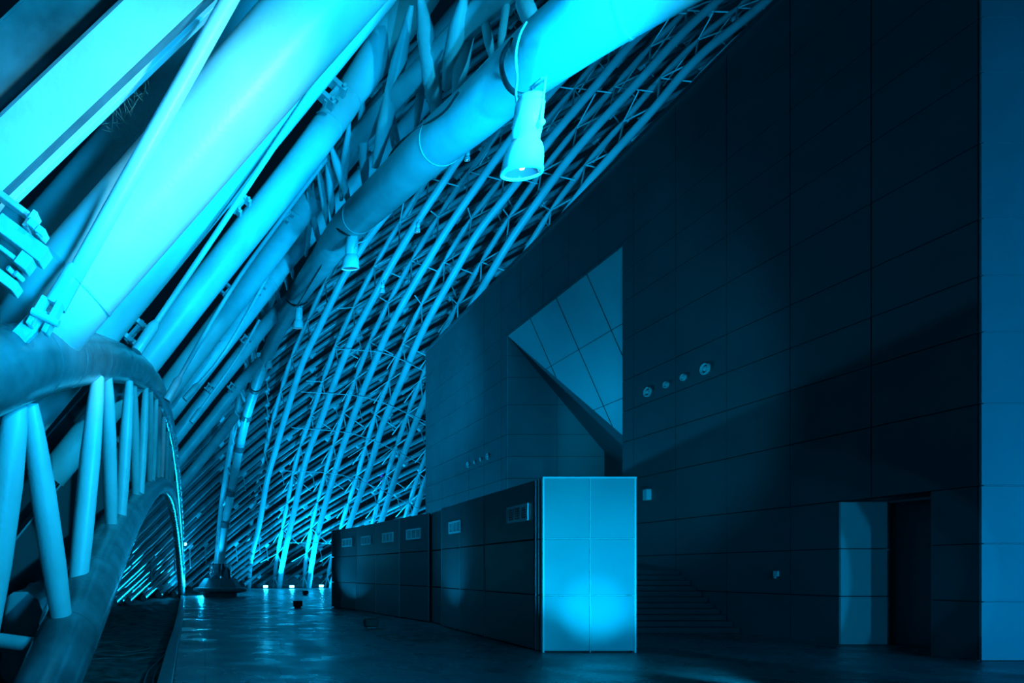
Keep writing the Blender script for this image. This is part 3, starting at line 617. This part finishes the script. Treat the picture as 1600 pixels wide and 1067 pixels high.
for k in range(2, 9):
    if k == 8:
        line = [(x+56+max(0, (300-y)*.0), y+2) for x, y in CK[7][7:]]
    else: line = CK[k]
    rs = resample([(x, y) for x, y in line], 5)
    cpts = [P(x, y, yc(y)) for x, y in rs]
    t = thing('lattice_column', 'slender lattice truss column leaning up to the right, %s column from the planter' % ORD[k] if k < 8 else 'lattice truss column just showing along the roof edge of the dark building', 'lattice column', cpts[0], 'lattice columns behind the plaza')
    if k < 8: obj('main_chord', tube(cpts, [.25 if y > -1 else .25 for x, y in rs], 14), M['far_steel'], t)
    L = arclen(cpts); step = 2.75; n = int(L[-1]/step)
    opts = [P(x-gap_(y), y-2, yc(y)+2.6) for x, y in rs]; Lo = arclen(opts)
    # back chord: spindle shaped members between nodes
    on = [at_len(opts, Lo, min(Lo[-1], (i+.5)*Lo[-1]/n)) for i in range(n)]; cn = [at_len(cpts, L, i*L[-1]/n) for i in range(n+1)]
    bq, br = [opts[0]], [.1]
    for a, b in zip(on, on[1:]):
        for s, r in ((0, .1), (.12, .15), (.25, .2), (.75, .2), (.88, .15)): bq.append(a.lerp(b, s)); br.append(r)
    bq.append(on[-1]); br.append(.1)
    obj('back_chord', tube(bq, br, 10), M['far_steel'], t)
    cnt = 0
    for i in range(n):
        if k < 8:
            for j in (i, i+1):
                obj('lattice_bar', tube([cn[j], on[i]], .05, 6), M['bar'], t)
        if i < n-1:
            # short stays to the layer behind
            e = on[i]+Vector((-.6, 2.2, -1.2)); obj('lattice_bar', tube([on[i], e], .045, 6), M['bar'], t)
    NODES[k] = (cn, on)
# thin horizontal stays from each column to the next
for k in range(2, 7):
    cn, on = NODES[k]; cn2, on2 = NODES[k+1]; t = thing('stay_bars', 'fine stay bars between the %s and %s lattice columns' % (ORD[k], ORD[k+1]), 'stay bars', cn[0], 'stay bars between lattice columns')
    for i in range(1, min(len(cn), len(on2))-1):
        a = on2[i]; j = min(range(len(cn)), key=lambda j: (cn[j]-a).length); d = (cn[j]-a); 
        if i % 2: obj('stay', tube([a, a+d*.62], .042, 5), M['bar'], t)
        else: obj('stay', tube([a, a+Vector((1.3, -1.6, -1.5))], .042, 5), M['bar'], t)
# ================================================================ RAFTERS (twin tubes behind the lattice)
def interp(x, xs, ys):
    if x <= xs[0]: return ys[0]
    for i in range(len(xs)-1):
        if x <= xs[i+1]: return ys[i]+(ys[i+1]-ys[i])*(x-xs[i])/(xs[i+1]-xs[i])
    return ys[-1]
def slope(x, y): return interp(x, [150, 300, 400, 500, 600, 700, 900, 1100], [1.1, 1.02, .86, .69, .57, .5, .42, .3])+(600-y)*.0004
tx = [(p[1], p[0]) for p in reversed(TT)]
def xT(y): return interp(y, [p[0] for p in tx], [p[1] for p in tx])
def roofedge(x): return 546-.948*(x-669)
def depth(x, y): return yc(y)+5.6-max(0, 430-x)*.155*(1 if y > 500 else .6)
def trace(x0, y0):
    out = [(x0, y0)]; x, y = x0, y0
    while x < 1300 and y > -60:
        x += 12; y -= 12*slope(x, y); out.append((x, y))
        if x > 695 and y > roofedge(x)+45: break
    x, y = x0, y0
    while x > 40:
        y += 12*slope(x, y); x -= 12
        if y < 600 and x < xT(y)-14: break
        if y > VY+1.55*F/depth(x, y): break
        out.insert(0, (x, y))
    return out
num = ['first', 'second', 'third', 'fourth', 'fifth', 'sixth', 'seventh', 'eighth', 'ninth', 'tenth']
def ordn(n):
    return num[n-1] if n <= 10 else '%d%s' % (n, {1: 'st', 2: 'nd', 3: 'rd'}.get(n % 10 if n not in (11, 12, 13) else 0, 'th'))
y0 = 1120; idx = 0; RAF = []
while y0 > 130:
    x0 = 560
    if y0 > 900: # start on the ground line further right
        x0 = 560; yy = y0
        while yy > 905 and x0 < 690: x0 += 6; yy -= 6*slope(x0, yy)
        line = trace(x0, yy)
    else: line = trace(x0, y0)
    # keep only points outside the building silhouette (plus a margin)
    line = [(x, y) for x, y in line if not (x > 690 and y > roofedge(x)+40)]
    if len(line) > 3: RAF.append(line)
    y0 -= 21.5+random.uniform(-2, 2)
for idx, line in enumerate(RAF):
    t = thing('rafter', 'twin-tube slanting rafter behind the lattice columns, %s counted upward from the ground' % ordn(idx+1), 'rafter', P(*line[0], depth(*line[0])), 'twin-tube rafters of the outer shell')
    rv = .17+random.uniform(0, .05)
    jit = random.uniform(-2.2, 2.2)
    for o_, r in ((0, rv), (8.5+jit, rv*.72)):
        q = [P(x, y+o_, depth(x, y)+(0 if o_ == 0 else .9)) for x, y in line]
        q = [p for p in q if p.z > .05]
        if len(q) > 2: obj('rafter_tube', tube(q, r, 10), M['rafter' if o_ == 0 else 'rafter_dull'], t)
    for j in range(2, len(line)-2, 6):
        x, y = line[j]; Y = depth(x, y); c = P(x, y+4, Y+.2)
        if c.z < .4: continue
        bmc = bmesh.new(); add_box(bmc, c, (.42, .5, .42), Matrix.Rotation(.7, 3, 'Y'), .02)
        obj('clamp', bmc, M['far_steel'], t)
        if j % 4 == 0: obj('hanger', tube([c, c+Vector((.1, -.9, -1.5))], .045, 5), M['far_steel'], t)
# long fine sag cables crossing the lattice downwards to the right
for i, (a, b, c) in enumerate((((470, 612), (575, 622), (668, 660)), ((455, 668), (560, 680), (660, 725)), ((440, 735), (545, 745), (655, 795)), ((520, 545), (600, 552), (668, 582)), ((450, 848), (500, 848), (540, 852)))):
    q = resample([tuple(P(x, y, yc(y)-.6)) for x, y in (a, b, c)], 6); o = obj('stay_cable', tube(q, .035, 5), M['far_steel'], None, q[0])
    tagp(o, 'fine cable dipping across the lattice columns, %s from the top' % ('second', 'third', 'fourth', 'highest', 'lowest')[i] if i != 3 else 'fine cable dipping across the lattice columns, highest of them', 'cable', 'fine cables across the lattice')
# ================================================================ GROUND LAMPS AND SMALL THINGS
def ground_lamp(px, py, label):
    c = GR(px, py+3); t = thing('ground_floodlight', label, 'floodlight', c, 'glowing floodlights on the plaza edge')
    obj('housing', box(c+Vector((0, .15, .2)), (.5, .3, .3), None, .03), M['kiosk_dark'], t)
    obj('lens', box(c+Vector((0, -.02, .22)), (.42, .06, .2), None, .03), M['glow'], t)
    obj('foot', box(c+Vector((0, .1, .03)), (.5, .3, .06), None, .01), M['kiosk_dark'], t)
    light('POINT', 'ground_lamp_glow', c+Vector((0, -.35, .45)), 160, CY, None, .15)
ground_lamp(415, 917, 'glowing floodlight on the plaza edge, leftmost of the three')
ground_lamp(456, 917, 'glowing floodlight on the plaza edge, middle of the three')
ground_lamp(502, 916, 'glowing floodlight on the plaza edge, beside the far kiosk')
def floor_box(px, py, wpx, label):
    c = GR(px, py); k = wpx*c.y/F; t = thing('floor_projector', label, 'projector', c, 'dark box projectors standing on the plaza')
    obj('housing', box(c+Vector((0, 0, k*.45)), (k, k*.7, k*.62), None, k*.05), M['dark'], t)
    obj('yoke', box(c+Vector((0, 0, k*.07)), (k*.75, k*.45, k*.14), None, k*.03), M['kiosk_dark'], t)
floor_box(579, 981.5, 20, 'dark box projector on the paving nearest the kiosk wall')
floor_box(465, 949, 14, 'dark box projector on the paving, middle one of the three')
floor_box(477, 929.5, 9, 'dark box projector farthest away, near the glowing floodlights')
for (px, py, wd) in ((288.5, 850, 'upper'), (285.8, 877, 'lower')):
    c = P(px+1, py, 41.5); t = thing('spot_lamp', 'tiny bright spot lamp beside the arch foot, the %s one' % wd, 'spot lamp', c, 'spot lamps beside the arch foot')
    obj('lens', lathe([(0, -.1), (.08, -.06), (.1, 0), (.08, .06), (0, .1)], 16, Matrix.Translation(c)), M['glow'], t)
    obj('arm', tube([c+Vector((0, .1, 0)), c+Vector((-.35, .5, -.1))], .03, 8), M['kiosk_dark'], t)
for (px, py, wd) in ((597, 746, 'right'), (573, 747, 'left')):
    c = P(px, py, 66); t = thing('distant_sign_light', 'faint violet light far behind the lattice, the %s one' % wd, 'light', c, 'violet lights beyond the lattice')
    b_ = bmesh.new()
    for i in range(4): add_box(b_, c+Vector((0, 0, (i-1.5)*.26)), (.3, .1, .1))
    obj('strip', b_, M['violet'], t); obj('post', tube([Vector((c.x, c.y+.1, -.4)), c+Vector((0, .1, .6))], .05, 6), M['kiosk_dark'], t)
# electrical box by the arch foot
eb = thing('junction_box', 'small pale box standing at the foot of the arch beside the paving', 'box', GR(296, 925, .0))
c = GR(294, 926, 0); obj('cabinet', box(c+Vector((0.1, 0, .5)), (.42, .3, 1.0), None, .02), M['kerb'], eb); obj('lid', box(c+Vector((.1, 0, 1.02)), (.5, .36, .05), None, .01), M['kerb'], eb)
# hoses on the soil
def hose(pxs, label, r=.014):
    q = []
    for a, b in pxs: g_ = GR(a, b, -.24); q.append(tuple(g_))
    q = resample(q, 8); o = obj('hose', tube(q, r, 8), M['dark_hose'], None, q[0]); tagp(o, label, 'hose', 'hoses lying on the soil')
M['dark_hose'] = mat('hose_plastic', (.12, .13, .14), .35)
hose([(150, 1004), (185, 1003), (215, 1007), (235, 1012), (205, 1018), (165, 1017), (148, 1022), (190, 1024), (225, 1019), (252, 1020), (266, 1012), (272, 1000), (268, 988), (258, 984)], 'dark hose coiled on the soil beside the kerb')
hose([(262, 1018), (245, 1035), (232, 1048), (226, 1064), (222, 1085)], 'dark hose running toward the viewer, left one of two', .016)
hose([(262, 1030), (247, 1044), (240, 1060), (238, 1085)], 'dark hose running toward the viewer, right one of two', .016)
hose([(140, 1030), (175, 1028), (210, 1030), (240, 1026)], 'short straight hose behind the big coil', .012)
